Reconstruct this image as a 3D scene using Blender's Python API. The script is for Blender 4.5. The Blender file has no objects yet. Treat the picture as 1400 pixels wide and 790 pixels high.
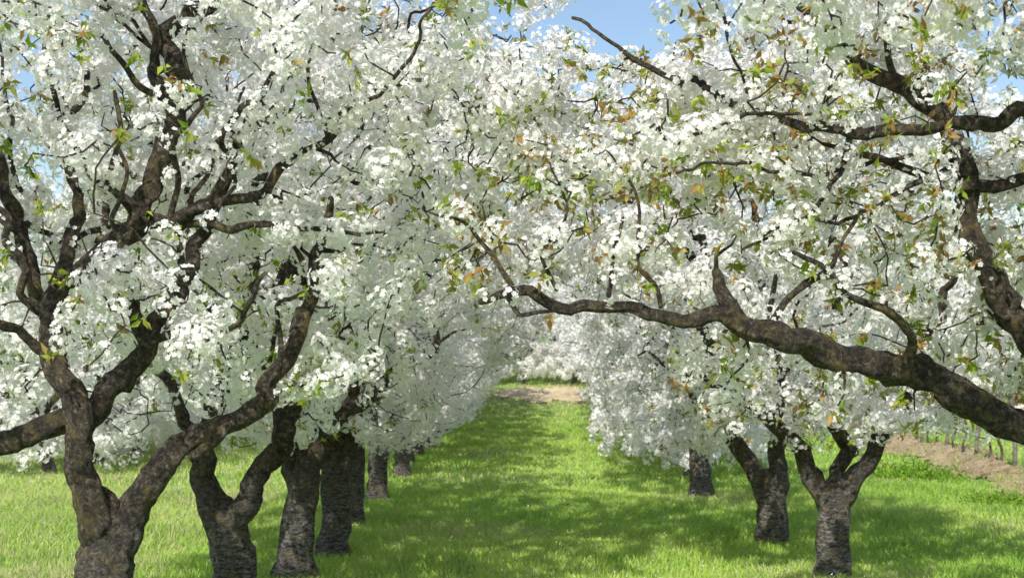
import bpy, math, numpy as np
from mathutils import Vector
sc=bpy.context.scene
sc.view_settings.view_transform='Standard'
try: sc.view_settings.look='None'
except Exception: pass
sc.view_settings.exposure=0

# ------------------------------------------------------------ materials
def newmat(n):
    m=bpy.data.materials.new(n); m.use_nodes=True
    nt=m.node_tree; nt.nodes.clear()
    return m,nt,nt.nodes,nt.links
def N(nodes,t,**k):
    n=nodes.new(t)
    for a,b in k.items(): setattr(n,a,b)
    return n
def ramp(nodes,stops):
    r=nodes.new('ShaderNodeValToRGB'); e=r.color_ramp.elements
    while len(e)<len(stops): e.new(0.5)
    for i,(p,c) in enumerate(stops):
        e[i].position=p; e[i].color=(*c,1)
    return r
def foliage_mat(name,trans=0.3):
    m,nt,nd,lk=newmat(name)
    out=N(nd,'ShaderNodeOutputMaterial')
    at=N(nd,'ShaderNodeAttribute',attribute_name='col')
    d=N(nd,'ShaderNodeBsdfDiffuse'); t=N(nd,'ShaderNodeBsdfTranslucent')
    mix=N(nd,'ShaderNodeMixShader'); mix.inputs[0].default_value=trans
    lk.new(at.outputs['Color'],d.inputs[0]); lk.new(at.outputs['Color'],t.inputs[0])
    lk.new(d.outputs[0],mix.inputs[1]); lk.new(t.outputs[0],mix.inputs[2])
    lk.new(mix.outputs[0],out.inputs[0])
    return m
M_FLOWER=foliage_mat('blossom_petals',0.45)
M_LEAF=foliage_mat('young_leaves',0.45)
def bark():
    m,nt,nd,lk=newmat('cherry_bark')
    out=N(nd,'ShaderNodeOutputMaterial'); p=N(nd,'ShaderNodeBsdfPrincipled'); p.inputs['Roughness'].default_value=0.85
    tc=N(nd,'ShaderNodeTexCoord')
    mp=N(nd,'ShaderNodeMapping'); mp.inputs['Scale'].default_value=(14,14,42); lk.new(tc.outputs['Object'],mp.inputs[0])
    n1=N(nd,'ShaderNodeTexNoise'); n1.inputs['Scale'].default_value=1; n1.inputs['Detail'].default_value=9; n1.inputs['Roughness'].default_value=.78; n1.inputs['Distortion'].default_value=.8; lk.new(mp.outputs[0],n1.inputs['Vector'])
    n2=N(nd,'ShaderNodeTexNoise'); n2.inputs['Scale'].default_value=24; n2.inputs['Detail'].default_value=9; n2.inputs['Roughness'].default_value=.8; n2.inputs['Distortion'].default_value=.6; lk.new(tc.outputs['Object'],n2.inputs['Vector'])
    n3=N(nd,'ShaderNodeTexNoise'); n3.inputs['Scale'].default_value=8; n3.inputs['Detail'].default_value=7; n3.inputs['Roughness'].default_value=.72; lk.new(tc.outputs['Object'],n3.inputs['Vector'])
    vo=N(nd,'ShaderNodeTexVoronoi'); vo.feature='DISTANCE_TO_EDGE'; vo.inputs['Scale'].default_value=1
    dist=N(nd,'ShaderNodeMix',data_type='RGBA',blend_type='ADD'); dist.inputs[0].default_value=.14
    lk.new(tc.outputs['Object'],dist.inputs[6]); lk.new(n2.outputs['Color'],dist.inputs[7])
    mp2=N(nd,'ShaderNodeMapping'); mp2.inputs['Scale'].default_value=(36,36,18); lk.new(dist.outputs[2],mp2.inputs[0]); lk.new(mp2.outputs[0],vo.inputs['Vector'])
    r1=ramp(nd,[(0.42,(.04,.033,.026)),(0.5,(.30,.27,.23)),(0.58,(.66,.63,.57))]); lk.new(n1.outputs[0],r1.inputs[0])
    r2=ramp(nd,[(0.41,(.014,.010,.006)),(0.50,(.12,.082,.052)),(0.58,(.34,.27,.195)),(.67,(.60,.53,.43))]); lk.new(n2.outputs[0],r2.inputs[0])
    cr=ramp(nd,[(0.0,(.12,.12,.12)),(0.16,(1,1,1))]); lk.new(vo.outputs['Distance'],cr.inputs[0])
    sp=N(nd,'ShaderNodeSeparateXYZ'); lk.new(tc.outputs['Object'],sp.inputs[0])
    ad0=N(nd,'ShaderNodeMath',operation='ADD'); lk.new(sp.outputs['Z'],ad0.inputs[0]); 
    n3m=N(nd,'ShaderNodeMath',operation='MULTIPLY'); lk.new(n3.outputs[0],n3m.inputs[0]); n3m.inputs[1].default_value=.6; lk.new(n3m.outputs[0],ad0.inputs[1])
    mr=N(nd,'ShaderNodeMapRange'); mr.inputs['From Min'].default_value=.85; mr.inputs['From Max'].default_value=1.5; mr.inputs['To Min'].default_value=.8; mr.inputs['To Max'].default_value=0.05; lk.new(ad0.outputs[0],mr.inputs[0])
    mx=N(nd,'ShaderNodeMix',data_type='RGBA'); lk.new(mr.outputs[0],mx.inputs[0]); lk.new(r2.outputs[0],mx.inputs[6]); lk.new(r1.outputs[0],mx.inputs[7])
    mc=N(nd,'ShaderNodeMix',data_type='RGBA',blend_type='MULTIPLY'); mc.inputs[0].default_value=.7; lk.new(mx.outputs[2],mc.inputs[6]); lk.new(cr.outputs[0],mc.inputs[7])
    rl=ramp(nd,[(0.51,(0,0,0)),(0.63,(1,1,1))]); lk.new(n3.outputs[0],rl.inputs[0])
    rm=N(nd,'ShaderNodeMath',operation='MULTIPLY'); lk.new(rl.outputs[0],rm.inputs[0]); lk.new(n2.outputs[0],rm.inputs[1])
    mx2=N(nd,'ShaderNodeMix',data_type='RGBA'); lk.new(rm.outputs[0],mx2.inputs[0]); lk.new(mc.outputs[2],mx2.inputs[6]); mx2.inputs[7].default_value=(.44,.33,.10,1)
    lk.new(mx2.outputs[2],p.inputs['Base Color'])
    ad=N(nd,'ShaderNodeMath',operation='ADD'); lk.new(n1.outputs[0],ad.inputs[0]); lk.new(n2.outputs[0],ad.inputs[1])
    crm=N(nd,'ShaderNodeMath',operation='MULTIPLY_ADD'); lk.new(cr.outputs[0],crm.inputs[0]); crm.inputs[1].default_value=.6; lk.new(ad.outputs[0],crm.inputs[2])
    b=N(nd,'ShaderNodeBump'); b.inputs['Strength'].default_value=1; b.inputs['Distance'].default_value=.075; lk.new(crm.outputs[0],b.inputs['Height']); lk.new(b.outputs[0],p.inputs['Normal'])
    lk.new(p.outputs[0],out.inputs[0]); return m
M_BARK=bark()
def simple(name,c1,c2,scale=8,bump=.4,dist=.02):
    m,nt,nd,lk=newmat(name)
    out=N(nd,'ShaderNodeOutputMaterial'); p=N(nd,'ShaderNodeBsdfPrincipled'); p.inputs['Roughness'].default_value=.9
    tc=N(nd,'ShaderNodeTexCoord'); n=N(nd,'ShaderNodeTexNoise'); n.inputs['Scale'].default_value=scale; n.inputs['Detail'].default_value=8; n.inputs['Roughness'].default_value=.65
    lk.new(tc.outputs['Object'],n.inputs['Vector']); r=ramp(nd,[(.35,c1),(.65,c2)]); lk.new(n.outputs[0],r.inputs[0]); lk.new(r.outputs[0],p.inputs['Base Color'])
    b=N(nd,'ShaderNodeBump'); b.inputs['Strength'].default_value=bump; b.inputs['Distance'].default_value=dist; lk.new(n.outputs[0],b.inputs['Height']); lk.new(b.outputs[0],p.inputs['Normal'])
    lk.new(p.outputs[0],out.inputs[0]); return m
M_SOIL=simple('dry_soil',(.24,.165,.09),(.52,.40,.24),3,1,.1)
M_SAND=simple('sandy_soil',(.42,.33,.18),(.66,.54,.34),2,.6,.05)
M_POST=simple('weathered_wood',(.10,.08,.065),(.28,.24,.19),12)
M_VINE=simple('vine_bark',(.04,.028,.02),(.15,.115,.09),20)
M_WIRE=simple('steel_wire',(.25,.25,.25),(.35,.35,.35),20)
def ground_mat():
    m,nt,nd,lk=newmat('grass_ground')
    out=N(nd,'ShaderNodeOutputMaterial'); p=N(nd,'ShaderNodeBsdfPrincipled'); p.inputs['Roughness'].default_value=1
    tc=N(nd,'ShaderNodeTexCoord')
    a=N(nd,'ShaderNodeTexNoise'); a.inputs['Scale'].default_value=.35; a.inputs['Detail'].default_value=5; lk.new(tc.outputs['Object'],a.inputs['Vector'])
    b=N(nd,'ShaderNodeTexNoise'); b.inputs['Scale'].default_value=9; b.inputs['Detail'].default_value=8; lk.new(tc.outputs['Object'],b.inputs['Vector'])
    ra=ramp(nd,[(.35,(.22,.38,.06)),(.6,(.30,.44,.09)),(.75,(.46,.46,.18))]); lk.new(a.outputs[0],ra.inputs[0])
    rb=ramp(nd,[(.3,(.5,.5,.5)),(.7,(1.1,1.1,1.1))]); lk.new(b.outputs[0],rb.inputs[0])
    mx=N(nd,'ShaderNodeMix',data_type='RGBA',blend_type='MULTIPLY'); mx.inputs[0].default_value=1; lk.new(ra.outputs[0],mx.inputs[6]); lk.new(rb.outputs[0],mx.inputs[7])
    lk.new(mx.outputs[2],p.inputs['Base Color'])
    bp=N(nd,'ShaderNodeBump'); bp.inputs['Strength'].default_value=1; bp.inputs['Distance'].default_value=.1; lk.new(b.outputs[0],bp.inputs['Height']); lk.new(bp.outputs[0],p.inputs['Normal'])
    lk.new(p.outputs[0],out.inputs[0]); return m
M_GROUND=ground_mat()
M_GRASS=foliage_mat('grass_blades',0.4)

# ------------------------------------------------------------ mesh helpers
def mkmesh(name,V,Q,mat,col=None,smooth=False):
    V=np.asarray(V,np.float32); Q=np.asarray(Q,np.int32)
    me=bpy.data.meshes.new(name)
    me.vertices.add(len(V)); me.vertices.foreach_set('co',V.ravel())
    me.loops.add(Q.size); me.loops.foreach_set('vertex_index',Q.ravel())
    me.polygons.add(len(Q)); k=Q.shape[1]
    me.polygons.foreach_set('loop_start',np.arange(0,Q.size,k,dtype=np.int32))
    try: me.polygons.foreach_set('loop_total',np.full(len(Q),k,np.int32))
    except Exception: pass
    if smooth: me.polygons.foreach_set('use_smooth',np.ones(len(Q),bool))
    me.update(calc_edges=True)
    if col is not None:
        a=me.color_attributes.new('col','FLOAT_COLOR','POINT')
        c=np.ones((len(V),4),np.float32); c[:,:3]=col; a.data.foreach_set('color',c.ravel())
    me.materials.append(mat)
    return me
def addobj(name,me,parent=None,loc=None,**props):
    o=bpy.data.objects.new(name,me); sc.collection.objects.link(o)
    if loc is not None: o.location=loc
    if parent is not None: o.parent=parent
    for k,v in props.items(): o[k]=v
    return o
def norm(a): return a/np.maximum(np.linalg.norm(a,axis=-1,keepdims=True),1e-9)
def rand_dir(rng,n): return norm(rng.normal(size=(n,3)))
def catmull(P,step,lin=0.0):
    P=np.asarray(P,float); out=[]
    E=np.vstack([2*P[0]-P[1],P,2*P[-1]-P[-2]])
    for i in range(1,len(E)-2):
        p0,p1,p2,p3=E[i-1],E[i],E[i+1],E[i+2]
        n=max(2,int(np.linalg.norm((p2-p1)[:3])/step)); t=np.linspace(0,1,n,endpoint=False)[:,None]
        c=.5*((2*p1)+(-p0+p2)*t+(2*p0-5*p1+4*p2-p3)*t**2+(-p0+3*p1-3*p2+p3)*t**3)
        out.append(c*(1-lin)+(p1+(p2-p1)*t)*lin)
    out.append(P[-1][None]); return np.vstack(out)
def kink(L,rng,amt=.09):
    out=[L[0]]
    for a,b in zip(L[:-1],L[1:]):
        d=np.linalg.norm((b-a)[:3])
        if d>.22:
            n=2 if d<.5 else 3
            for q in range(1,n):
                m=a+(b-a)*(q+rng.uniform(-.15,.15))/n; m=m.copy(); m[:3]+=rng.normal(0,amt*min(d,.6),3); m[3]*=rng.uniform(.88,1.12); out.append(m)
        out.append(b)
    return np.array(out)
class Tubes:
    def __init__(s): s.V=[];s.Q=[];s.n=0
    def add(s,P,R,sides,rng=None,rough=0,cap=False):
        if cap:
            d=norm(P[-1]-P[-2]); r=R[-1]; e=norm(P[0]-P[1]); r0=R[0]
            P=np.vstack([P[0]+e*r0*.78,P[0]+e*r0*.7,P[0]+e*r0*.4,P,P[-1]+d*r*.5,P[-1]+d*r*.75,P[-1]+d*r*.78]); R=np.r_[.0005,r0*.45,r0*.8,R,r*.75,r*.4,.0005]
        n=len(P)
        T=np.gradient(P,axis=0); T=norm(T)
        ref=np.array([.31,.95,.05]) if abs(T[:,2]).mean()>.6 else np.array([0.05,.1,1.])
        U=norm(np.cross(T,ref)); W=np.cross(T,U)
        a=np.linspace(0,2*math.pi,sides,endpoint=False)
        RR=np.repeat(R[:,None],sides,1)
        if rough:
            L=np.cumsum(np.r_[0,np.linalg.norm(np.diff(P,axis=0),axis=1)])[:,None]
            A=a[None,:]; f=np.zeros_like(RR)
            for (ka,kl,am) in ((2,5,.9),(3,9,.8),(1,16,.6),(5,23,.7),(4,41,.6),(7,12,.7),(0,30,.4),(9,5,.7)):
                f+=am*np.sin(ka*A+kl*L+rng.uniform(0,6.3))*np.sin(kl*.37*L+rng.uniform(0,6.3))
            k=np.zeros_like(RR)
            for q in range(int(L[-1,0]*9)):
                l0=rng.uniform(0,L[-1,0]); a0=rng.uniform(0,6.28); da=np.abs((A-a0+math.pi)%(2*math.pi)-math.pi)
                k+=rng.uniform(-.2,.6)*np.exp(-((L-l0)/.04)**2-(da/.4)**2)
            RR=RR*np.clip(1+rough*f+k*min(1,rough*14)+rng.normal(0,rough*.6,RR.shape),.5,1.8)
        V=P[:,None,:]+RR[:,:,None]*(np.cos(a)[None,:,None]*U[:,None,:]+np.sin(a)[None,:,None]*W[:,None,:])
        i=np.arange(n-1)[:,None]*sides; j=np.arange(sides)[None,:]; j2=(j+1)%sides
        Q=np.stack([i+j,i+j2,i+sides+j2,i+sides+j],-1).reshape(-1,4)+s.n
        s.V.append(V.reshape(-1,3)); s.Q.append(Q); s.n+=n*sides
    def get(s): return np.vstack(s.V),np.vstack(s.Q)

def flowers(C,Nn,R,rng,petals=5):
    n=len(C); Nn=norm(Nn)
    U=norm(np.cross(Nn,rand_dir(rng,n))); W=np.cross(Nn,U)
    cup=rng.uniform(.05,.5,n)
    V=np.zeros((n,1+3*petals,3),np.float32); V[:,0]=C
    col=np.ones((n,1+3*petals,3),np.float32)
    base=np.array([.99,.970,.968]); b=(base*(1-rng.uniform(0,.02,(n,1))))
    col[:]=b[:,None,:]; col[:,0]=np.array([.94,.90,.80])
    for k in range(petals):
        a=2*math.pi*k/petals; w=2.25/petals+.08
        for j,(da,r,h) in enumerate(((-w,.78,.7),(0,1.0,1.0),(w,.78,.7))):
            jit=rng.uniform(.85,1.12,n)
            V[:,1+3*k+j]=C+(R*r*jit)[:,None]*(math.cos(a+da)*U+math.sin(a+da)*W)+(R*h*cup)[:,None]*Nn
    q=np.array([[0,1+3*k,2+3*k,3+3*k] for k in range(petals)])
    Q=(np.arange(n)[:,None,None]*(1+3*petals)+q[None]).reshape(-1,4)
    return V.reshape(-1,3),Q,col.reshape(-1,3)
def clusters(P,rng,k=13,rad=.055,size=.017,petals=5):
    n=len(P)
    sc_=rng.uniform(.6,1.35,n)
    C0=np.repeat(P,k,0); s=np.repeat(sc_,k)
    D=norm(rng.normal(size=(n*k,3))+np.array([0,0,.1]))
    keep=rng.random(n*k)<np.clip(s**1.6,.3,1)
    C0=C0[keep];D=D[keep];s=s[keep]
    r=rad*s*rng.uniform(.84,1.03,len(s))
    C=C0+D*r[:,None]
    return flowers(C,D+.17*rand_dir(rng,len(D)),size*rng.uniform(.8,1.2,len(s)),rng,petals)
GREENS=np.array([[.30,.42,.05],[.40,.48,.07],[.24,.35,.04],[.48,.48,.09]])
BRONZE=np.array([[.50,.30,.11],[.42,.24,.09],[.52,.38,.12],[.42,.43,.09],[.36,.42,.08]])
def leaves(P,rng,k=4,L=.05,bronze=.3):
    n=len(P)*k; C=np.repeat(P,k,0)+rng.normal(0,.010,(len(P)*k,3))
    D=norm(rng.normal(size=(n,3))+np.array([0,0,-.55])); S=norm(np.cross(D,rand_dir(rng,n))); U=np.cross(D,S)
    l=L*rng.uniform(.6,1.35,n)[:,None]; w=l*.2
    V=np.zeros((n,6,3),np.float32)
    V[:,0]=C; V[:,1]=C+D*l*.45+S*w+U*w*.5; V[:,2]=C+D*l+U*l*-.12; V[:,3]=C+D*l*.45-S*w+U*w*.5; V[:,4]=C+D*l*.5; V[:,5]=V[:,2]
    Q=(np.arange(n)[:,None,None]*6+np.array([[0,1,2,4],[0,4,2,3]])[None]).reshape(-1,4)
    br=np.repeat(rng.random(len(P))<bronze,k)
    c=np.where(br[:,None],BRONZE[rng.integers(0,len(BRONZE),n)],GREENS[rng.integers(0,len(GREENS),n)])
    c=c*rng.uniform(.75,1.2,(n,1))
    return V.reshape(-1,3),Q,np.repeat(c,6,0)

# ------------------------------------------------------------ tree builder
PROF=[.45,.68,.97,1.0,.8,.35]
def crown_targets(rng,n,zmin,zmax,rmax,cx=0,cy=0,prof_=PROF):
    t=rng.random(n)**.95; z=zmin+(zmax-zmin)*t
    prof=np.interp(t,[0,.12,.35,.6,.85,1],prof_)*rmax
    r=prof*np.sqrt(rng.random(n)**.7); a=rng.uniform(0,2*math.pi,n)
    return np.stack([cx+r*np.cos(a),cy+r*np.sin(a),z],1)
def box_targets(rng,n,x,y,z): return np.stack([rng.uniform(*x,n),rng.uniform(*y,n),rng.uniform(*z,n)],1)
def build_tree(name,limbs,targets,rng,lod=0,spacing=None,bronze=.3,leafiness=.25,p_blossom=.92,bare=None,thick=1.0,side=2,clear=.03,tips=.3,kk=.12,clf=.2,clr=.075,sidez=1.7):
    T1=Tubes(); T2=Tubes(); NP=[];NR=[];ND=[]
    if spacing is None: spacing=(.10,.085,.095)[lod]
    thin=[]; CL=[]; TP=[]
    limbs=[np.array(L,float) for L in limbs]
    extra=[]
    for L in limbs[1:]:
        L[:,3]*=thick
        for q in range(side):
            j=rng.integers(1,len(L)); a=L[j]; 
            if a[3]<.018 or a[2]<sidez: continue
            d=(L[j]-L[j-1])[:3]; d=d/np.linalg.norm(d); sdv=norm(np.cross(d,rand_dir(rng,1)[0])); dirv=norm(d*.6+sdv*.8+np.array([0,-.1,.35])); ln=rng.uniform(.6,1.5); r=min(.026,a[3]*rng.uniform(.3,.5))
            pts=[np.r_[a[:3],r]]
            for t in (.3,.6,.8,1): pts.append(np.r_[a[:3]+dirv*ln*t+np.array([0,0,.15*t*t*ln])+rng.normal(0,.05,3),r*(1-.7*t)+.003])
            extra.append(np.array(pts))
    for li,L in enumerate(limbs+extra):
        if li>0: L=kink(L,rng,kk)
        C=catmull(L,.036 if lod==0 else .11,0 if li==0 else .6)
        wamp=.006 if li==0 else (.009 if lod==0 else .015)
        w=np.cumsum(rng.normal(0,wamp,(len(C),3)),0); w-=np.linspace(0,1,len(C))[:,None]*w[-1]
        P=C[:,:3]+w*(np.minimum(1,np.arange(len(C))/5)[:,None]); R=np.maximum(C[:,3],.004)
        P[1:-1]=(P[:-2]+P[1:-1]*4+P[2:])/6
        big=R.max()
        T1.add(P,R,(28 if big>.1 else 16) if lod==0 else 10,rng,.07 if big>.02 else .04,cap=True)
        NP.append(P[2:]);NR.append(R[2:]);ND.append(norm(np.gradient(P,axis=0))[2:])
        m=(R<.026)&(rng.random(len(R))<(.34 if lod==0 else .42))
        if m.any(): thin.append(P[m])
        m=R>clear
        if m.any(): CL.append(np.c_[P[m],R[m]])
    NP=np.vstack(NP);NR=np.concatenate(NR);ND=np.vstack(ND)
    ok=NP[:,2]>.95; NP,NR,ND=NP[ok],NR[ok],ND[ok]
    d0=np.array([np.min(np.linalg.norm(NP-t,axis=1)) for t in targets])
    order=np.argsort(d0+rng.uniform(0,.5,len(d0)))
    for ti in order:
        t=targets[ti]; v=t-NP; d=np.linalg.norm(v,axis=1)
        cost=d*(1.25-.35*np.einsum('ij,ij->i',v/np.maximum(d,1e-6)[:,None],ND))
        i=int(np.argmin(cost)); L=d[i]
        if L<.1: continue
        p0=NP[i]; d0_=norm(ND[i]*.7+v[i]/L*.8+rng.normal(0,.25,3)); n=max(4,int(L/.09))
        s=np.linspace(0,1,n+1)[:,None]
        c1=p0+d0_*L*.45; c2=t-norm(v[i]/L+np.array([0,0,rng.uniform(-.5,.5)]))*L*.3
        P=(1-s)**3*p0+3*(1-s)**2*s*c1+3*(1-s)*s**2*c2+s**3*t
        P[1:]+=rng.normal(0,.018,(n,3))
        r0=min(.65*NR[i],.010+.016*L); r0=max(r0,.006); R=r0+(.004-r0)*s[:,0]**.8
        T2.add(P,R,5 if lod==0 else 3)
        NP=np.vstack([NP,P[1:]]);NR=np.r_[NR,R[1:]];ND=np.vstack([ND,norm(np.gradient(P,axis=0))[1:]]); TP.append(P[-1]+norm(P[-1]-P[-2])*.06)
        m=max(1,int(L*.9/spacing)); ss=np.linspace(.32 if L>.5 else .2,1,m+1)
        thin.append(np.stack([np.interp(ss,s[:,0],P[:,k]) for k in range(3)],1))
    B=np.vstack(thin); B=B+rng.normal(0,.010,B.shape)
    ph=rng.uniform(0,6,3)
    clump=np.sin(B[:,0]*6+ph[0]+2*np.sin(B[:,2]*2))*np.sin(B[:,1]*5+ph[1])+np.sin(B[:,2]*7+ph[2]+2*B[:,0])*.6
    pb=np.clip(p_blossom*(1.0+.85*clump),0.12,1)
    if lod==0 and CL:
        CLa=np.vstack(CL)
        dx=B[:,None,0]-CLa[None,:,0]; dz=B[:,None,2]-CLa[None,:,2]
        hit=((dx*dx+dz*dz)<(CLa[None,:,3]+clr)**2)&(B[:,None,1]<CLa[None,:,1]+.02)
        pb=np.where(hit.any(1),pb*clf,pb)
    if bare is not None: pb*=bare(B)
    u=rng.random(len(B)); BB=B[u<pb]
    if lod==0: V,Q,c=clusters(BB,rng,50,.086,.0178,5)
    elif lod==1: V,Q,c=clusters(BB,rng,30,.096,.0230,5)
    else: V,Q,c=clusters(BB,rng,16,.12,.042,3)
    mb=mkmesh('blossom',V,Q,M_FLOWER,c)
    TP=np.array(TP); TP=TP[rng.random(len(TP))<tips]
    LP=B[(rng.random(len(B))<leafiness)]
    LP=np.vstack([LP+rand_dir(rng,len(LP))*.11,TP,TP+rng.normal(0,.03,TP.shape)])
    V,Q,c=leaves(LP,rng,6 if lod==0 else 4,.062 if lod<2 else .06,bronze); ml=mkmesh('leaves',V,Q,M_LEAF,c)
    V,Q=T1.get(); mt=mkmesh('trunk',V,Q,M_BARK,smooth=True)
    V,Q=T2.get(); mw=mkmesh('twigs',V,Q,M_BARK,smooth=True)
    return dict(trunk=mt,twigs=mw,blossom=mb,leaves=ml)
GROUP='blossoming cherry trees in the orchard rows'
def place(meshes,loc,rot=0,s=1,label=''):
    e=bpy.data.objects.new('cherry_tree',None); sc.collection.objects.link(e)
    e.location=loc; e.rotation_euler=(0,0,rot); e.scale=(s,s,s)
    e['label']=label; e['category']='tree'; e['group']=GROUP
    for k,me in meshes.items():
        o=addobj(k,me,e)
        if k!='trunk': o['kind']='stuff'
    return e
def generic_limbs(rng,fork=1.0,spread=1.0,top=4.6,nl=4,r=.15):
    Ls=[]; lean=rng.normal(0,.05,2)
    Ls.append([(0,0,-.1,r*1.5),(0,0,.06,r*1.22),(lean[0]*.3,lean[1]*.3,.3,r),(lean[0],lean[1],fork*.7,r*.95),(lean[0]*1.2,lean[1]*1.2,fork+.05,r*.98),(lean[0]*1.2,lean[1]*1.2,fork+.2,r*.5)])
    a0=rng.uniform(0,6.28)
    for i in range(nl):
        a=a0+6.28*i/nl+rng.normal(0,.25); rr=r*rng.uniform(.5,.68); sp=spread*rng.uniform(.75,1.15); tp=top*rng.uniform(.8,1.02)
        pts=[]
        for f,rad in ((0,.0),(.1,.22),(.25,.6),(.45,.95),(.7,1.3),(1,1.5)):
            aa=a+rng.normal(0,.14); z=fork-.08+(tp-fork)*f
            pts.append((lean[0]+math.cos(aa)*rad*sp,lean[1]+math.sin(aa)*rad*sp,z,rr*(1-.8*f)+.006))
        Ls.append(pts)
        j=rng.integers(2,4); b=pts[j]; a2=a+rng.choice([-1,1])*rng.uniform(.5,1.1); q=b[3]*.7
        Ls.append([b,(b[0]+math.cos(a2)*.4,b[1]+math.sin(a2)*.4,b[2]+.2,q*.8),(b[0]+math.cos(a2)*.85,b[1]+math.sin(a2)*.85,b[2]+.45,q*.5),(b[0]+math.cos(a2)*1.2,b[1]+math.sin(a2)*1.2,b[2]+.9,q*.25)])
    return Ls
def sketch(u0,v0,s,polys):
    """tree drawings: (u,v,depth m,radius m) in drawing units of s metres, base of the trunk at (u0,v0)"""
    return [[((u-u0)*s,y,(v0-v)*s,r) for (u,v,y,r) in p] for p in polys]

# ---- hero trees
s=.004; rng=np.random.default_rng(11)
L1=sketch(150,1000,s,[
 [(148,1020,0,.24),(150,985,0,.20),(152,900,0,.16),(154,820,0,.145),(153,770,0,.145),(150,735,0,.13),(143,705,0,.105),(136,680,0,.08)],
 [(150,770,0,.125),(140,715,-.02,.105),(130,675,-.05,.097),(122,630,-.1,.088),(118,590,-.12,.083),(112,545,-.12,.085),(85,495,-.1,.075),(70,440,0,.07),(85,380,.05,.065),(135,340,.0,.064),(185,305,.0,.066),(205,230,.0,.066),(235,130,.0,.060),(262,10,.1,.052),(275,-90,.2,.03),(290,-160,.3,.02)],
 [(115,565,-.12,.075),(85,572,-.15,.078),(45,585,-.2,.078),(0,608,-.2,.075),(-70,625,-.2,.06),(-160,600,-.2,.03)],
 [(116,580,-.1,.07),(150,525,-.15,.07),(205,470,-.15,.062),(240,400,-.1,.055),(262,330,0,.042),(300,240,.1,.03)],
 [(153,790,0,.12),(165,735,0,.11),(190,690,0,.095),(225,650,.05,.083),(265,615,.1,.072),(320,580,.1,.062),(358,540,.15,.058),(385,490,.2,.05),(398,430,.2,.045),(412,350,.3,.035),(440,260,.4,.02)],
 [(180,310,.0,.05),(235,305,-.05,.045),(290,280,-.1,.042),(318,215,-.1,.035),(335,185,-.1,.028),(382,160,-.1,.02)],
 [(235,305,.0,.026),(300,300,-.15,.024),(370,306,-.2,.02),(440,310,-.2,.016),(530,322,-.2,.008)],
 [(190,300,.0,.024),(140,250,-.15,.02),(105,190,-.2,.018),(82,100,-.2,.013),(60,20,-.2,.008)],
 [(72,450,0,.06),(40,400,.1,.05),(20,320,.1,.045),(-10,250,.1,.04),(-40,150,.1,.03)],
 [(80,385,.05,.05),(75,330,.2,.045),(85,290,.2,.04),(60,200,.3,.03),(90,80,.4,.02)],
 [(235,130,.0,.035),(200,60,.1,.03),(180,-40,.15,.02)],
 [(232,140,.0,.022),(180,105,-.1,.018),(110,60,-.1,.013),(60,10,-.1,.008)],
 [(340,560,.1,.045),(290,600,-.05,.035),(262,625,.02,.03)],
 [(262,20,.1,.04),(340,-40,.1,.035),(430,-70,0,.03),(540,-60,-.1,.02),(640,-20,-.1,.012)],
 [(300,280,-.1,.035),(380,240,-.1,.03),(450,190,-.1,.024),(540,130,-.1,.016),(600,110,-.1,.008)],
])
tg=crown_targets(rng,740,1.75,5.2,2.15,.15,.25)
keep=~((tg[:,1]<.15)&(tg[:,2]<3.4)&(rng.random(len(tg))<.74))
keep&=~((tg[:,2]<2.0)&(np.abs(tg[:,0])<.7)&(rng.random(len(tg))<.6))
tg=np.vstack([tg[keep],box_targets(rng,100,(1.2,2.5),(-.5,1.0),(3.0,4.1)),box_targets(rng,45,(-.7,1.2),(-.7,-.1),(3.0,4.3)),box_targets(rng,60,(-.8,.6),(.2,1.5),(3.0,4.4)),
  np.stack([rng.normal(-.1,.25,34),rng.normal(-.45,.08,34),rng.normal(2.5,.14,34)],1),
  np.stack([rng.normal(-.55,.12,20),rng.normal(-.35,.1,20),rng.normal(2.1,.14,20)],1)])
mL1=build_tree('L1',L1,tg,rng,0,bronze=.3,leafiness=.08,thick=.87,side=4,tips=.4,clr=.09,clf=.14)
place(mL1,(-2.2,8,0),label='old blossoming cherry tree with low fork and twisted dark limbs')

s=.0056; rng=np.random.default_rng(12)
L2=sketch(312,857,s,[
 [(310,880,0,.25),(312,850,0,.2),(315,800,0,.17),(312,750,0,.155),(308,715,0,.135),(304,690,0,.10)],
 [(308,740,0,.13),(294,690,0,.115),(282,650,0,.10),(275,600,0,.09),(295,540,.1,.08),(325,470,.15,.07),(345,390,.2,.06),(362,290,.3,.05),(350,180,.3,.035),(360,60,.3,.02)],
 [(312,750,0,.13),(324,700,0,.115),(348,655,0,.095),(385,600,.1,.085),(410,540,.1,.075),(428,480,.1,.065),(410,400,.2,.055),(400,330,.3,.04),(430,220,.3,.02)],
 [(275,610,0,.06),(240,560,.2,.05),(200,500,.3,.04),(170,420,.3,.025)],
 [(330,460,.15,.04),(280,400,.1,.035),(250,300,.1,.025),(255,200,.1,.015)],
 [(420,500,.1,.04),(470,430,0,.035),(500,350,0,.025),(520,280,0,.012)],
 [(400,340,.3,.04),(480,240,.2,.035),(570,170,.1,.028),(660,130,.1,.018)],
])
tg=crown_targets(rng,560,1.5,5.2,2.15,0,.2)
keep=~((tg[:,1]<0)&(tg[:,2]<2.6)&(rng.random(len(tg))<.5))
tg=np.vstack([tg[keep],box_targets(rng,90,(1.4,2.7),(-.8,1.2),(3.3,4.6))])
mL2=build_tree('L2',L2,tg,rng,0,bronze=.25,leafiness=.07,thick=.9,side=3)
place(mL2,(-2.17,11.2,0),label='blossoming cherry tree with short thick forked trunk in grass')

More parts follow.
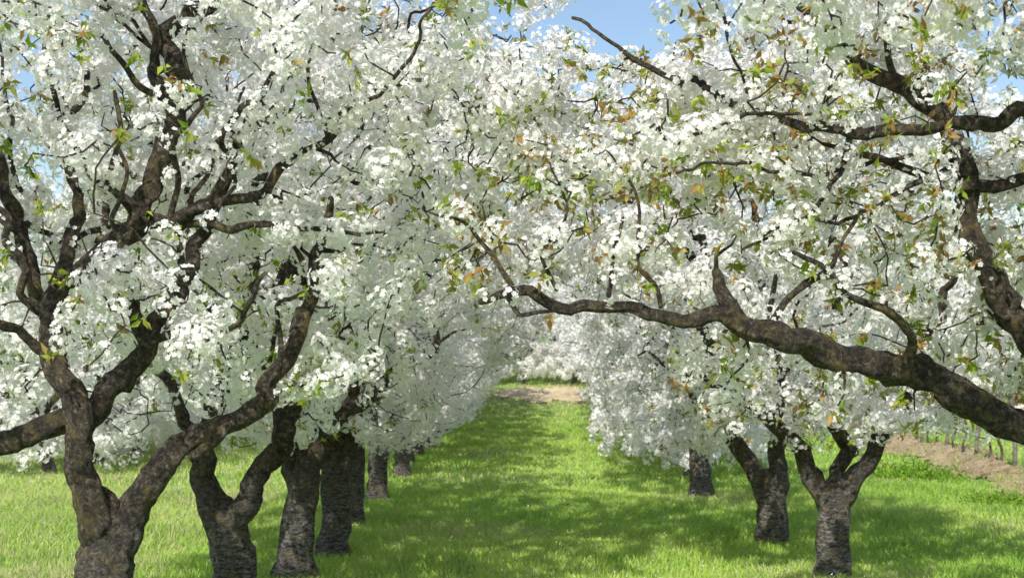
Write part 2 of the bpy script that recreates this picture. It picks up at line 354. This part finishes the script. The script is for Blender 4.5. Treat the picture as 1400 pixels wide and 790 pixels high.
s=.0069; rng=np.random.default_rng(13)
L3=sketch(402,790,s,[
 [(400,810,0,.26),(400,785,0,.2),(405,740,0,.17),(412,680,0,.155),(416,650,0,.14),(416,625,0,.1)],
 [(412,670,0,.12),(400,620,0,.10),(395,580,0,.09),(400,520,.1,.08),(390,450,.1,.07),(400,360,.1,.05),(380,260,.1,.03)],
 [(416,670,0,.125),(430,620,0,.11),(452,580,0,.1),(490,545,.0,.085),(530,515,0,.07),(575,490,0,.055),(598,470,0,.04),(590,430,0,.02)],
 [(470,560,0,.06),(500,500,.2,.05),(490,420,.3,.04),(520,330,.3,.02)],
 [(500,400,.3,.035),(560,330,.3,.03),(620,270,.2,.024),(690,220,.1,.015)],
])
tg=crown_targets(rng,540,1.35,5.2,2.2,0.1,.1)
keep=~((tg[:,1]<0)&(tg[:,2]<2.2)&(rng.random(len(tg))<.45))
tg=np.vstack([tg[keep],box_targets(rng,100,(1.5,2.9),(-1.2,1.4),(2.9,4.9))])
mL3=build_tree('L3',L3,tg,rng,1,bronze=.2,leafiness=.06,thick=.9)
place(mL3,(-2.05,13.8,0),label='blossoming cherry tree with grey cracked trunk forking over grass')

# R0: the tree whose long bare limb reaches across the lane
s=.0039; rng=np.random.default_rng(27)
R0=sketch(1508,1012,s,[
 [(1508,1030,0,.25),(1508,995,0,.2),(1508,900,0,.17),(1504,780,0,.16),(1500,700,0,.165),(1498,660,0,.1)],
 [(1505,700,0,.12),(1470,640,0,.115),(1400,592,0,.108),(1340,562,0,.10),(1280,522,0,.097),(1200,510,-.05,.090),(1120,488,-.1,.084),(1060,462,-.12,.080),(1000,440,-.12,.074),(975,424,-.12,.055),(925,427,-.14,.044),(860,407,-.15,.041),(790,404,-.15,.039),(720,391,-.2,.034),(690,398,-.2,.028),(658,414,-.2,.020)],
 [(1015,448,-.1,.052),(992,420,-.1,.05),(980,395,-.1,.045),(976,372,-.1,.03)],
 [(700,392,-.2,.02),(670,355,-.2,.016),(640,310,-.2,.012),(590,295,-.2,.008)],
 [(690,400,-.2,.018),(712,435,-.2,.014),(755,425,-.2,.011),(790,425,-.2,.007)],
 [(830,405,-.15,.018),(835,370,-.1,.014),(850,300,-.1,.010)],
 [(1500,690,0,.12),(1480,600,0,.11),(1440,500,0,.095),(1385,440,0,.09),(1345,370,0,.085),(1318,300,0,.08),(1302,220,0,.07),(1280,170,.0,.06),(1225,120,.0,.053),(1165,92,.0,.046),(1120,40,.1,.03),(1080,-20,.1,.02)],
 [(1500,690,0,.11),(1530,560,.1,.10),(1545,400,.1,.085),(1500,280,0,.06),(1420,236,-.1,.045),(1350,236,-.1,.040),(1295,230,-.1,.036),(1240,215,-.1,.028),(1180,195,-.1,.02),(1120,200,-.1,.012)],
 [(1545,420,.1,.07),(1510,250,-.2,.06),(1440,170,-.25,.052),(1360,162,-.3,.046),(1290,186,-.3,.043),(1220,190,-.3,.038),(1150,180,-.3,.034),(1080,168,-.3,.030),(1012,152,-.3,.026),(940,110,-.3,.021),(880,88,-.3,.016),(780,42,-.3,.010)],
 [(1545,420,.1,.08),(1560,250,0,.07),(1500,80,-.2,.06),(1400,8,-.3,.052),(1300,-15,-.3,.045),(1200,-50,-.3,.03),(1090,-80,-.3,.02)],
 [(1240,515,0,.035),(1190,440,-.2,.028),(1120,390,-.3,.02),(1070,350,-.3,.012)],
 [(1400,590,0,.04),(1440,540,-.2,.04),(1430,440,-.3,.03),(1400,350,-.3,.02)],
 [(1150,180,-.3,.020),(1130,240,-.3,.016),(1080,300,-.3,.012),(1030,330,-.3,.009)],
 [(1040,455,-.1,.025),(1080,400,-.15,.02),(1130,360,-.2,.016),(1160,300,-.2,.011)],
 [(900,420,-.15,.016),(870,370,-.2,.013),(880,300,-.2,.011),(840,230,-.2,.008)],
 [(760,398,-.2,.014),(735,350,-.25,.012),(765,290,-.25,.009),(750,230,-.25,.006)],
])
tg1=crown_targets(rng,560,2.35,5.0,2.3,-.25,.3)
keep=~((tg1[:,1]<.0)&(tg1[:,2]<3.9)&(rng.random(len(tg1))<.78)); keep&=~((tg1[:,0]<-2.1)&(tg1[:,2]>3.85)); tg1=tg1[keep]
n=95; tx=rng.uniform(-3.5,-1.2,n); tg2=np.stack([tx,rng.uniform(-.35,.7,n),2.42+rng.uniform(.0,.75,n)+.15*(tx+3.4)],1)
tg3=box_targets(rng,130,(-3.2,-.9),(-.2,1.2),(3.0,3.75))
tg4=box_targets(rng,30,(-2.2,-.5),(-.1,.5),(1.75,2.2))
tg5=box_targets(rng,45,(-1.3,.2),(-.9,.0),(2.4,3.2))
tg6=box_targets(rng,65,(-1.9,.2),(-.7,-.2),(3.3,4.1))
tg7=box_targets(rng,60,(-.7,.7),(.2,1.2),(1.9,3.2))
mR0=build_tree('R0',R0,np.vstack([tg1,tg2,tg3,tg4,tg5,tg6,tg7]),rng,0,bronze=.62,leafiness=.28,
   bare=lambda B: np.where((B[:,2]<3.0)&(B[:,0]<-.6),.45,1.0),thick=.82,side=2,tips=1.0,kk=.07,clf=.15,clr=.065,sidez=2.7)
place(mR0,(3.15,7.8,0),label='cherry tree with long lichen-covered limb reaching across the grass lane')

# neighbour whose branches hang in from above
rng=np.random.default_rng(31)
RN=[[(0,0,-.1,.24),(0,0,.1,.19),(0,0,.6,.16),(0,0,1.1,.16),(0,0,1.3,.1)],
 [(0,0,1.0,.12),(-.3,.1,1.6,.1),(-.7,.2,2.4,.08),(-1.1,.4,3.2,.06),(-1.7,.6,3.6,.045),(-2.5,.8,3.8,.03),(-3.1,1.0,3.8,.015)],
 [(-.8,.2,2.6,.06),(-.9,.7,3.1,.045),(-1.2,1.2,3.6,.03),(-1.6,1.6,3.9,.015)],
 [(0,0,1.0,.12),(.4,0,1.8,.1),(.9,.2,2.6,.07),(1.2,.1,3.6,.04)],
 [(0,0,1.0,.11),(0,.4,1.8,.08),(.1,.8,2.8,.05),(0,1.2,3.9,.03)]]
tg=np.vstack([box_targets(rng,34,(-3.9,-3.3),(.5,1.8),(3.35,3.8)),box_targets(rng,65,(-2.7,-1.0),(.4,1.8),(3.2,3.8)),box_targets(rng,80,(-1.0,.9),(.7,1.9),(3.15,3.8)),crown_targets(rng,40,3.4,5,1.4,.3,.2)])
mRN=build_tree('RN',RN,tg,rng,0,bronze=.5,leafiness=.06,side=0)
place(mRN,(3.3,4.3,0),label='blossoming cherry tree with white boughs hanging over the lane')

s=.0069; rng=np.random.default_rng(22)
R1=sketch(1138,790,s,[
 [(1138,812,0,.24),(1138,785,0,.19),(1138,745,0,.158),(1140,705,0,.15),(1140,682,0,.135),(1142,660,0,.1)],
 [(1138,705,0,.12),(1128,675,0,.105),(1105,630,0,.085),(1060,575,0,.075),(1010,540,0,.068),(965,495,0,.06),(945,440,.1,.05),(960,370,.1,.04),(940,290,.1,.02)],
 [(1142,690,0,.09),(1152,640,.1,.075),(1160,550,.1,.062),(1150,480,.1,.05),(1165,380,.1,.04),(1150,280,.1,.02)],
 [(1142,705,0,.12),(1156,675,0,.10),(1185,635,0,.085),(1220,580,0,.072),(1245,520,0,.06),(1290,440,0,.045),(1320,340,0,.03)],
 [(1060,575,0,.05),(1070,510,-.1,.04),(1040,450,-.1,.03),(1060,370,-.1,.02)],
 [(960,370,.1,.035),(900,300,.1,.03),(830,240,.1,.022),(760,190,.1,.014)],
])
tg=crown_targets(rng,600,1.25,5.3,2.2,0,.15)
keep=~((tg[:,1]<0.2)&(tg[:,2]<2.3)&(rng.random(len(tg))<.5)); keep&=~((tg[:,0]<-1.4)&(tg[:,2]>4.7))
tg=np.vstack([tg[keep],box_targets(rng,100,(-3.0,-1.5),(-1.2,1.4),(2.7,4.8)),box_targets(rng,26,(-1.2,-.1),(-.7,-.1),(1.45,2.1)),box_targets(rng,24,(-.1,1.1),(-.7,-.1),(1.45,2.4)),box_targets(rng,50,(1.0,2.4),(-.7,1.0),(1.3,2.8))])
mR1=build_tree('R1',R1,tg,rng,1,bronze=.5,leafiness=.1,tips=.5)
place(mR1,(3.02,13.8,0),label='blossoming cherry tree with ringed grey trunk and three limbs')

s=.00815; rng=np.random.default_rng(23)
R2=sketch(1055,745,s,[
 [(1055,765,0,.26),(1055,740,0,.2),(1057,700,0,.16),(1054,670,0,.145),(1052,650,0,.11)],
 [(1052,685,0,.13),(1042,650,0,.11),(1015,605,0,.09),(980,570,0,.08),(955,520,.1,.06),(930,460,.1,.04),(900,400,.1,.02)],
 [(1056,685,0,.125),(1064,640,0,.105),(1075,590,0,.085),(1060,520,0,.07),(1030,470,0,.06),(1040,380,0,.04),(1030,290,0,.02)],
 [(1075,595,0,.06),(1110,550,.1,.05),(1130,470,.1,.04),(1160,380,.1,.02)],
])
tg=crown_targets(rng,560,1.05,5.5,2.35,0,.1)
keep=~((tg[:,1]<0)&(tg[:,2]<2.1)&(rng.random(len(tg))<.4))
tg=np.vstack([tg[keep],box_targets(rng,70,(-2.9,-1.6),(-1.2,1.4),(2.8,4.9)),box_targets(rng,24,(-1.1,.2),(-.8,-.1),(1.15,1.9))])
mR2=build_tree('R2',R2,tg,rng,1,bronze=.35,leafiness=.08)
place(mR2,(2.89,16.3,0),label='blossoming cherry tree with leaning dark trunk in grass')

# ---- generic variants
mid=[]
for i in range(4):
    rng=np.random.default_rng(50+i)
    mid.append(build_tree('mid',generic_limbs(rng,rng.uniform(.95,1.15),top=4.8),crown_targets(rng,460,1.05,5.4,2.4),rng,1,bronze=.25,leafiness=.05,tips=.15))
far=[]
for i in range(4):
    rng=np.random.default_rng(80+i)
    far.append(build_tree('far',generic_limbs(rng,.95,r=.14,top=4.8),crown_targets(rng,400,.75,5.6,2.6,prof_=[.4,.55,.88,1.0,.85,.35]),rng,2,bronze=.2,leafiness=.04,tips=.05))
bush=[]
for i in range(3):
    rng=np.random.default_rng(90+i)
    bush.append(build_tree('bush',generic_limbs(rng,.8,r=.12,top=4.6),np.vstack([crown_targets(rng,420,.3,5.2,2.3,prof_=[.75,.8,.9,.97,.85,.35]),box_targets(rng,50,(-1.2,1.2),(-1.2,1.2),(.25,1.1))]),rng,2,bronze=.2,leafiness=.04,tips=.05))
def sstep(t): t=np.clip(t,0,1); return t*t*(3-2*t)
def edge(y): return 7.1+.10*(y-20)
def H(x,y):
    x=np.asarray(x,float); y=np.asarray(y,float)
    h=sstep((x-edge(y))/1.3)*.30*sstep((80-y)/20)
    h=h+sstep((y-35)/70)*3.6+sstep((y-90)/200)*8
    h=h+.02*np.sin(x*1.7+y*.6)+.02*np.sin(y*1.3-x*.8)
    return h
k=0; R=np.random.default_rng(5)
LB='blossoming cherry tree with short grey trunk standing in mown grass'
LBF='white blossoming cherry tree in the long orchard row'
def put(x,y,lib=None,s=None):
    global k
    if lib is None: lib=mid if y<27 else far
    place(lib[k%len(lib)],(x,y,float(H(x,y))-.02),R.uniform(0,6.28),s or R.uniform(.94,1.06),LB if y<34 else LBF); k+=1
for y in (15.4,18.2,21.6,26.7): put(-2.0+(y==15.4)*.12,y)
put(2.87,22.2,mid); put(3.15,26.0,bush,.92)
y=29.4
while y<56:
    put(-2.05+.006*(y-26)+R.normal(0,.08),y); put(3.3+.02*(y-26)+R.normal(0,.08),y,bush if y<33 else far,.95); y+=R.uniform(2.9,3.3)
for i,y in enumerate((27,30,33,36,39,42.5,46,50)): put(-8.5+R.normal(0,.1),y,bush)
for y in (38,43,48): put(-13.5,y,bush)
for x in np.arange(12,19,3): put(x,52,bush,.85)
for x in np.arange(-15,20,2.2):
    put(x+R.normal(0,.2),62.6+R.uniform(-.5,.5),bush,1.0)
for x in np.arange(-22,25,3.0):
    put(x+R.normal(0,.4),69+R.uniform(-1,1),bush,1.15)

# ------------------------------------------------------------ ground
xs=np.unique(np.r_[np.linspace(-400,-30,14),np.linspace(-30,30,150),np.linspace(30,400,14)])
ys=np.unique(np.r_[np.linspace(-60,0,8),np.linspace(0,60,150),np.linspace(60,180,60),np.linspace(180,900,16)])
X,Y=np.meshgrid(xs,ys); Z=H(X,Y)
V=np.stack([X,Y,Z],-1).reshape(-1,3); nx=len(xs); ny=len(ys)
i,j=np.meshgrid(np.arange(nx-1),np.arange(ny-1)); q=(j*nx+i).ravel(); Q=np.stack([q,q+1,q+nx+1,q+nx],1)
addobj('ground',mkmesh('ground',V,Q,M_GROUND,smooth=True),kind='structure',label='orchard ground of green grass with dry yellow patches',category='ground')
def sheet(name,x0f,x1f,y0f,y1f,nxx,nyy,lift,label,mat):
    r=np.random.default_rng(3); V=[]
    for t in np.linspace(0,1,nyy):
        ym=y0f(0)+(y1f(0)-y0f(0))*t; a=x0f(ym)+r.normal(0,.05); b=x1f(ym)+r.normal(0,.08); xx=np.linspace(a,b,nxx)
        yy=y0f(xx)+(y1f(xx)-y0f(xx))*t
        z=H(xx,yy)+lift+np.abs(r.normal(0,.035,nxx)); V.append(np.stack([xx,yy+0*xx,z],1))
    V=np.vstack(V); i,j=np.meshgrid(np.arange(nxx-1),np.arange(nyy-1)); q=(j*nxx+i).ravel()
    addobj(name,mkmesh(name,V,np.stack([q,q+1,q+nxx+1,q+nxx],1),mat),kind='structure',label=label,category='ground')
sheet('vineyard_soil',lambda y:edge(y)+.2+.15*np.sin(y*1.1),lambda y:edge(y)+1.15+.2*np.sin(y*.7),lambda x:12+0*x,lambda x:60+0*x,30,300,.01,'bare brown vineyard soil on a low bank',M_SOIL)
ell=lambda x: np.sqrt(np.clip(1-((x-1.3)/2.0)**2,0,1))
sheet('dirt_path',lambda y:-.7,lambda y:3.3,lambda x:57.4-3.4*ell(x)+.7*np.sin(x*4+1),lambda x:57.6+2.6*ell(x)+.5*np.sin(x*3.1),60,50,.004,'sandy dirt patch at the end of the lane',M_SAND)

# ------------------------------------------------------------ grass
def grass(rng,n,y0,y1,h,w,marg=1.5):
    t=rng.random(n); y=np.sqrt(y0**2+(y1**2-y0**2)*t); x=rng.uniform(-1,1,n)*(y*.37+marg)
    e=((x-1.3)/2.0)**2+((y-57.2)/3.4)**2
    k=~((x>edge(y)+.35+rng.normal(0,.3,n))&(x<edge(y)+1.1+rng.normal(0,.35,n))&(y<60)&(rng.random(n)<.94)); k&=~((e<.8+rng.normal(0,.5,n))&(rng.random(n)<.62)); x,y,e=x[k],y[k],e[k]; n=len(x)
    cl=.5+.5*np.sin(x*2.1+1.3*np.sin(y*1.1))*np.sin(y*1.7+1.7*np.sin(x*.9)); cl2=.5+.5*np.sin(x*.7+y*.23+2*np.sin(y*.31))
    mid=np.exp(-((x-.5)/1.6)**2)
    hh=h*(.5+.6*cl+.25*(1-mid))*rng.uniform(.5,1.3,n)
    a=rng.uniform(0,2*math.pi,n); D=np.stack([np.cos(a),np.sin(a),0*a],1); S=np.stack([-np.sin(a),np.cos(a),0*a],1)
    B=np.stack([x,y,H(x,y)-.01],1); ww=w*rng.uniform(.6,1.3,n)[:,None]; ln=(hh*rng.uniform(.3,1.2,n))[:,None]; up=np.zeros((n,3)); up[:,2]=hh
    V=np.stack([B-S*ww,B+S*ww,B+D*ln*.3+up*.6+S*ww*.8,B+D*ln*.3+up*.6-S*ww*.8,B+D*ln+up+S*ww*.15,B+D*ln+up-S*ww*.15],1)
    Q=(np.arange(n)[:,None,None]*6+np.array([[0,1,2,3],[3,2,4,5]])[None]).reshape(-1,4)
    g=np.array([.37,.58,.09]); yl=np.array([.57,.70,.17]); dry=np.array([.74,.67,.38]); dk=np.array([.20,.41,.06])
    m=np.clip(rng.normal(.45,.25,n)+.5*(cl2-.5),0,1)[:,None]
    c=g*(1-m)+yl*m
    q=np.clip((cl-.5)*1.6,0,.8)[:,None]*(rng.random((n,1))<.5); c=c*(1-q)+dk*q
    dr=(rng.random(n)<np.where(x<-3.5,.33,.06)+.22*(np.sin(x*.9+2)*np.sin(y*.8)>.68)+.35*sstep((y-42)/15)+.6*(e<2.2))[:,None]; c=np.where(dr,dry*rng.uniform(.6,1.1,(n,1)),c)
    return V.reshape(-1,3),Q,np.repeat(c,6,0)
rng=np.random.default_rng(99)
parts=[grass(rng,350000,11.5,24,.085,.0045),grass(rng,200000,24,45,.085,.008),grass(rng,90000,45,72,.10,.014,3)]
off=0;VV=[];QQ=[];CC=[]
for V,Q,c in parts: VV.append(V);QQ.append(Q+off);CC.append(c);off+=len(V)
addobj('grass',mkmesh('grass',np.vstack(VV),np.vstack(QQ),M_GRASS,np.vstack(CC)),kind='stuff',label='short tufty green grass covering the orchard lane',category='grass')

# weeds
def weed():
    rng=np.random.default_rng(4); n=2200
    P=rng.normal(0,1,(n,3))*np.array([.50,.36,.15]); P[:,2]=np.abs(P[:,2])+.02
    P[:,2]*=(.55+.45*np.sin(P[:,0]*9)*np.sin(P[:,1]*8))*1.2
    V,Q,c=leaves(P,rng,2,.09,0); return mkmesh('weed',V,Q,M_LEAF,c*np.array([.7,.95,.8]))
mw=weed()
for x,y,s in ((7.0,25.5,.85),(7.0,20.8,.6)):
    o=addobj('weed_plant',mw,None,(x,y,float(H(x,y))),label='leafy green weed clump on the edge of the soil bank',category='weed',group='weeds along the soil bank'); o.scale=(s,s,s); o.rotation_euler[2]=x*7

# fallen petals
n=9000; y=np.sqrt(rng.uniform(12**2,34**2,n)); x=rng.uniform(-1,1,n)*y*.37
V,Q,c=flowers(np.stack([x,y,H(x,y)+rng.uniform(.03,.08,n)],1),rand_dir(rng,n)+np.array([0,0,1.]),np.full(n,.009),rng,3)
addobj('fallen_petals',mkmesh('fallen_petals',V,Q,M_FLOWER,c),kind='stuff',label='scattered white petals lying on the grass',category='petals')

# ------------------------------------------------------------ vineyard
def post_mesh():
    t=Tubes(); r=np.random.default_rng(1); z=np.linspace(-.1,1.25,14); P=np.stack([z*.02,z*0,z],1); t.add(P,np.full(14,.038),8,r,.03)
    t.add(np.array([[.025,0,1.25],[.025,0,1.262],[.025,0,1.263]]),np.array([.038,.032,.001]),8)
    V,Q=t.get(); return mkmesh('post',V,Q,M_POST)
def vine_mesh(seed):
    t=Tubes(); r=np.random.default_rng(seed)
    P=[(0,0,-.05,.03),(.05,.03,.2,.024),(-.05,-.03,.45,.023),(.03,.05,.7,.024),(0,0,.8,.018)]
    C=catmull(P,.05); t.add(C[:,:3],C[:,3],8,r,.08)
    for sg in (-1,1):
        C=catmull([(0,0,.75,.02),(0,.2*sg,.85,.014),(.02,.6*sg,.84,.011),(0,.85*sg,.9,.007)],.06); t.add(C[:,:3],C[:,3],6,r,.06)
        for q in range(3):
            b=.2+.25*q; C=catmull([(0,b*sg,.84,.008),(r.normal(0,.05),b*sg+.03,1.0,.006),(r.normal(0,.08),b*sg+.05,1.2,.004)],.06); t.add(C[:,:3],C[:,3],5)
    V,Q=t.get(); return mkmesh('vine',V,Q,M_VINE,smooth=True)
pm=post_mesh(); vm=[vine_mesh(i) for i in range(3)]
for row,(x0,a) in enumerate(((8.3,.10),(9.9,.10),(11.5,.10))):
    pts=[]
    for i in range(12):
        y=22+i*3.0+R.normal(0,.12); x=x0+a*(y-22)
        z=float(H(x,y)); o=addobj('vineyard_post',pm,None,(x,y,z),label='weathered wooden vineyard stake in brown soil',category='post',group='vineyard stakes'); o.rotation_euler=(R.normal(0,.05),R.normal(0,.05),0)
        pts.append((x,y,z))
        for q in (1.0,2.0):
            q+=R.normal(0,.15)
            o=addobj('grapevine',vm[(i+row)%3],None,(x+a*q,y+q,float(H(x+a*q,y+q))),label='leafless pruned grapevine trained on wires',category='vine',group='pruned grapevines'); o.rotation_euler[2]=R.normal(0,.15)+(3.14 if R.random()<.5 else 0)
    for hgt in (.75,1.15):
        t=Tubes(); P=np.array(pts)+np.array([0,0,hgt]); t.add(P,np.full(len(P),.004),4); V,Q=t.get()
        addobj('trellis_wire',mkmesh('wire',V,Q,M_WIRE),label='thin steel trellis wire strung along vineyard stakes',category='wire')

# ------------------------------------------------------------ light, world, camera
el=math.radians(44); az=math.radians(194)
sd=Vector((math.sin(az)*math.cos(el),math.cos(az)*math.cos(el),math.sin(el)))
sl=bpy.data.lights.new('sun','SUN'); sl.energy=5.0; sl.angle=math.radians(.5); sl.color=(1,.975,.93)
so=bpy.data.objects.new('sun',sl); sc.collection.objects.link(so); so.rotation_euler=(-sd).to_track_quat('-Z','Y').to_euler()
w=bpy.data.worlds.new('World'); sc.world=w; w.use_nodes=True; nt=w.node_tree
bg=nt.nodes['Background']; sky=nt.nodes.new('ShaderNodeTexSky'); sky.sky_type='NISHITA'; sky.sun_disc=False; sky.sun_elevation=el; sky.sun_rotation=az; sky.dust_density=.7; sky.ozone_density=1.4
nt.links.new(sky.outputs[0],bg.inputs[0]); bg.inputs[1].default_value=.15
cam=bpy.data.cameras.new('camera'); co=bpy.data.objects.new('camera',cam); sc.collection.objects.link(co)
co.location=(0,0,2); co.rotation_euler=(math.radians(90),0,0)
cam.lens=36*2000/1400; cam.sensor_width=36; cam.shift_y=105/1400; cam.clip_end=3000; cam.clip_start=.1
cam.dof.use_dof=True; cam.dof.focus_distance=9; cam.dof.aperture_fstop=4.5
sc.camera=co
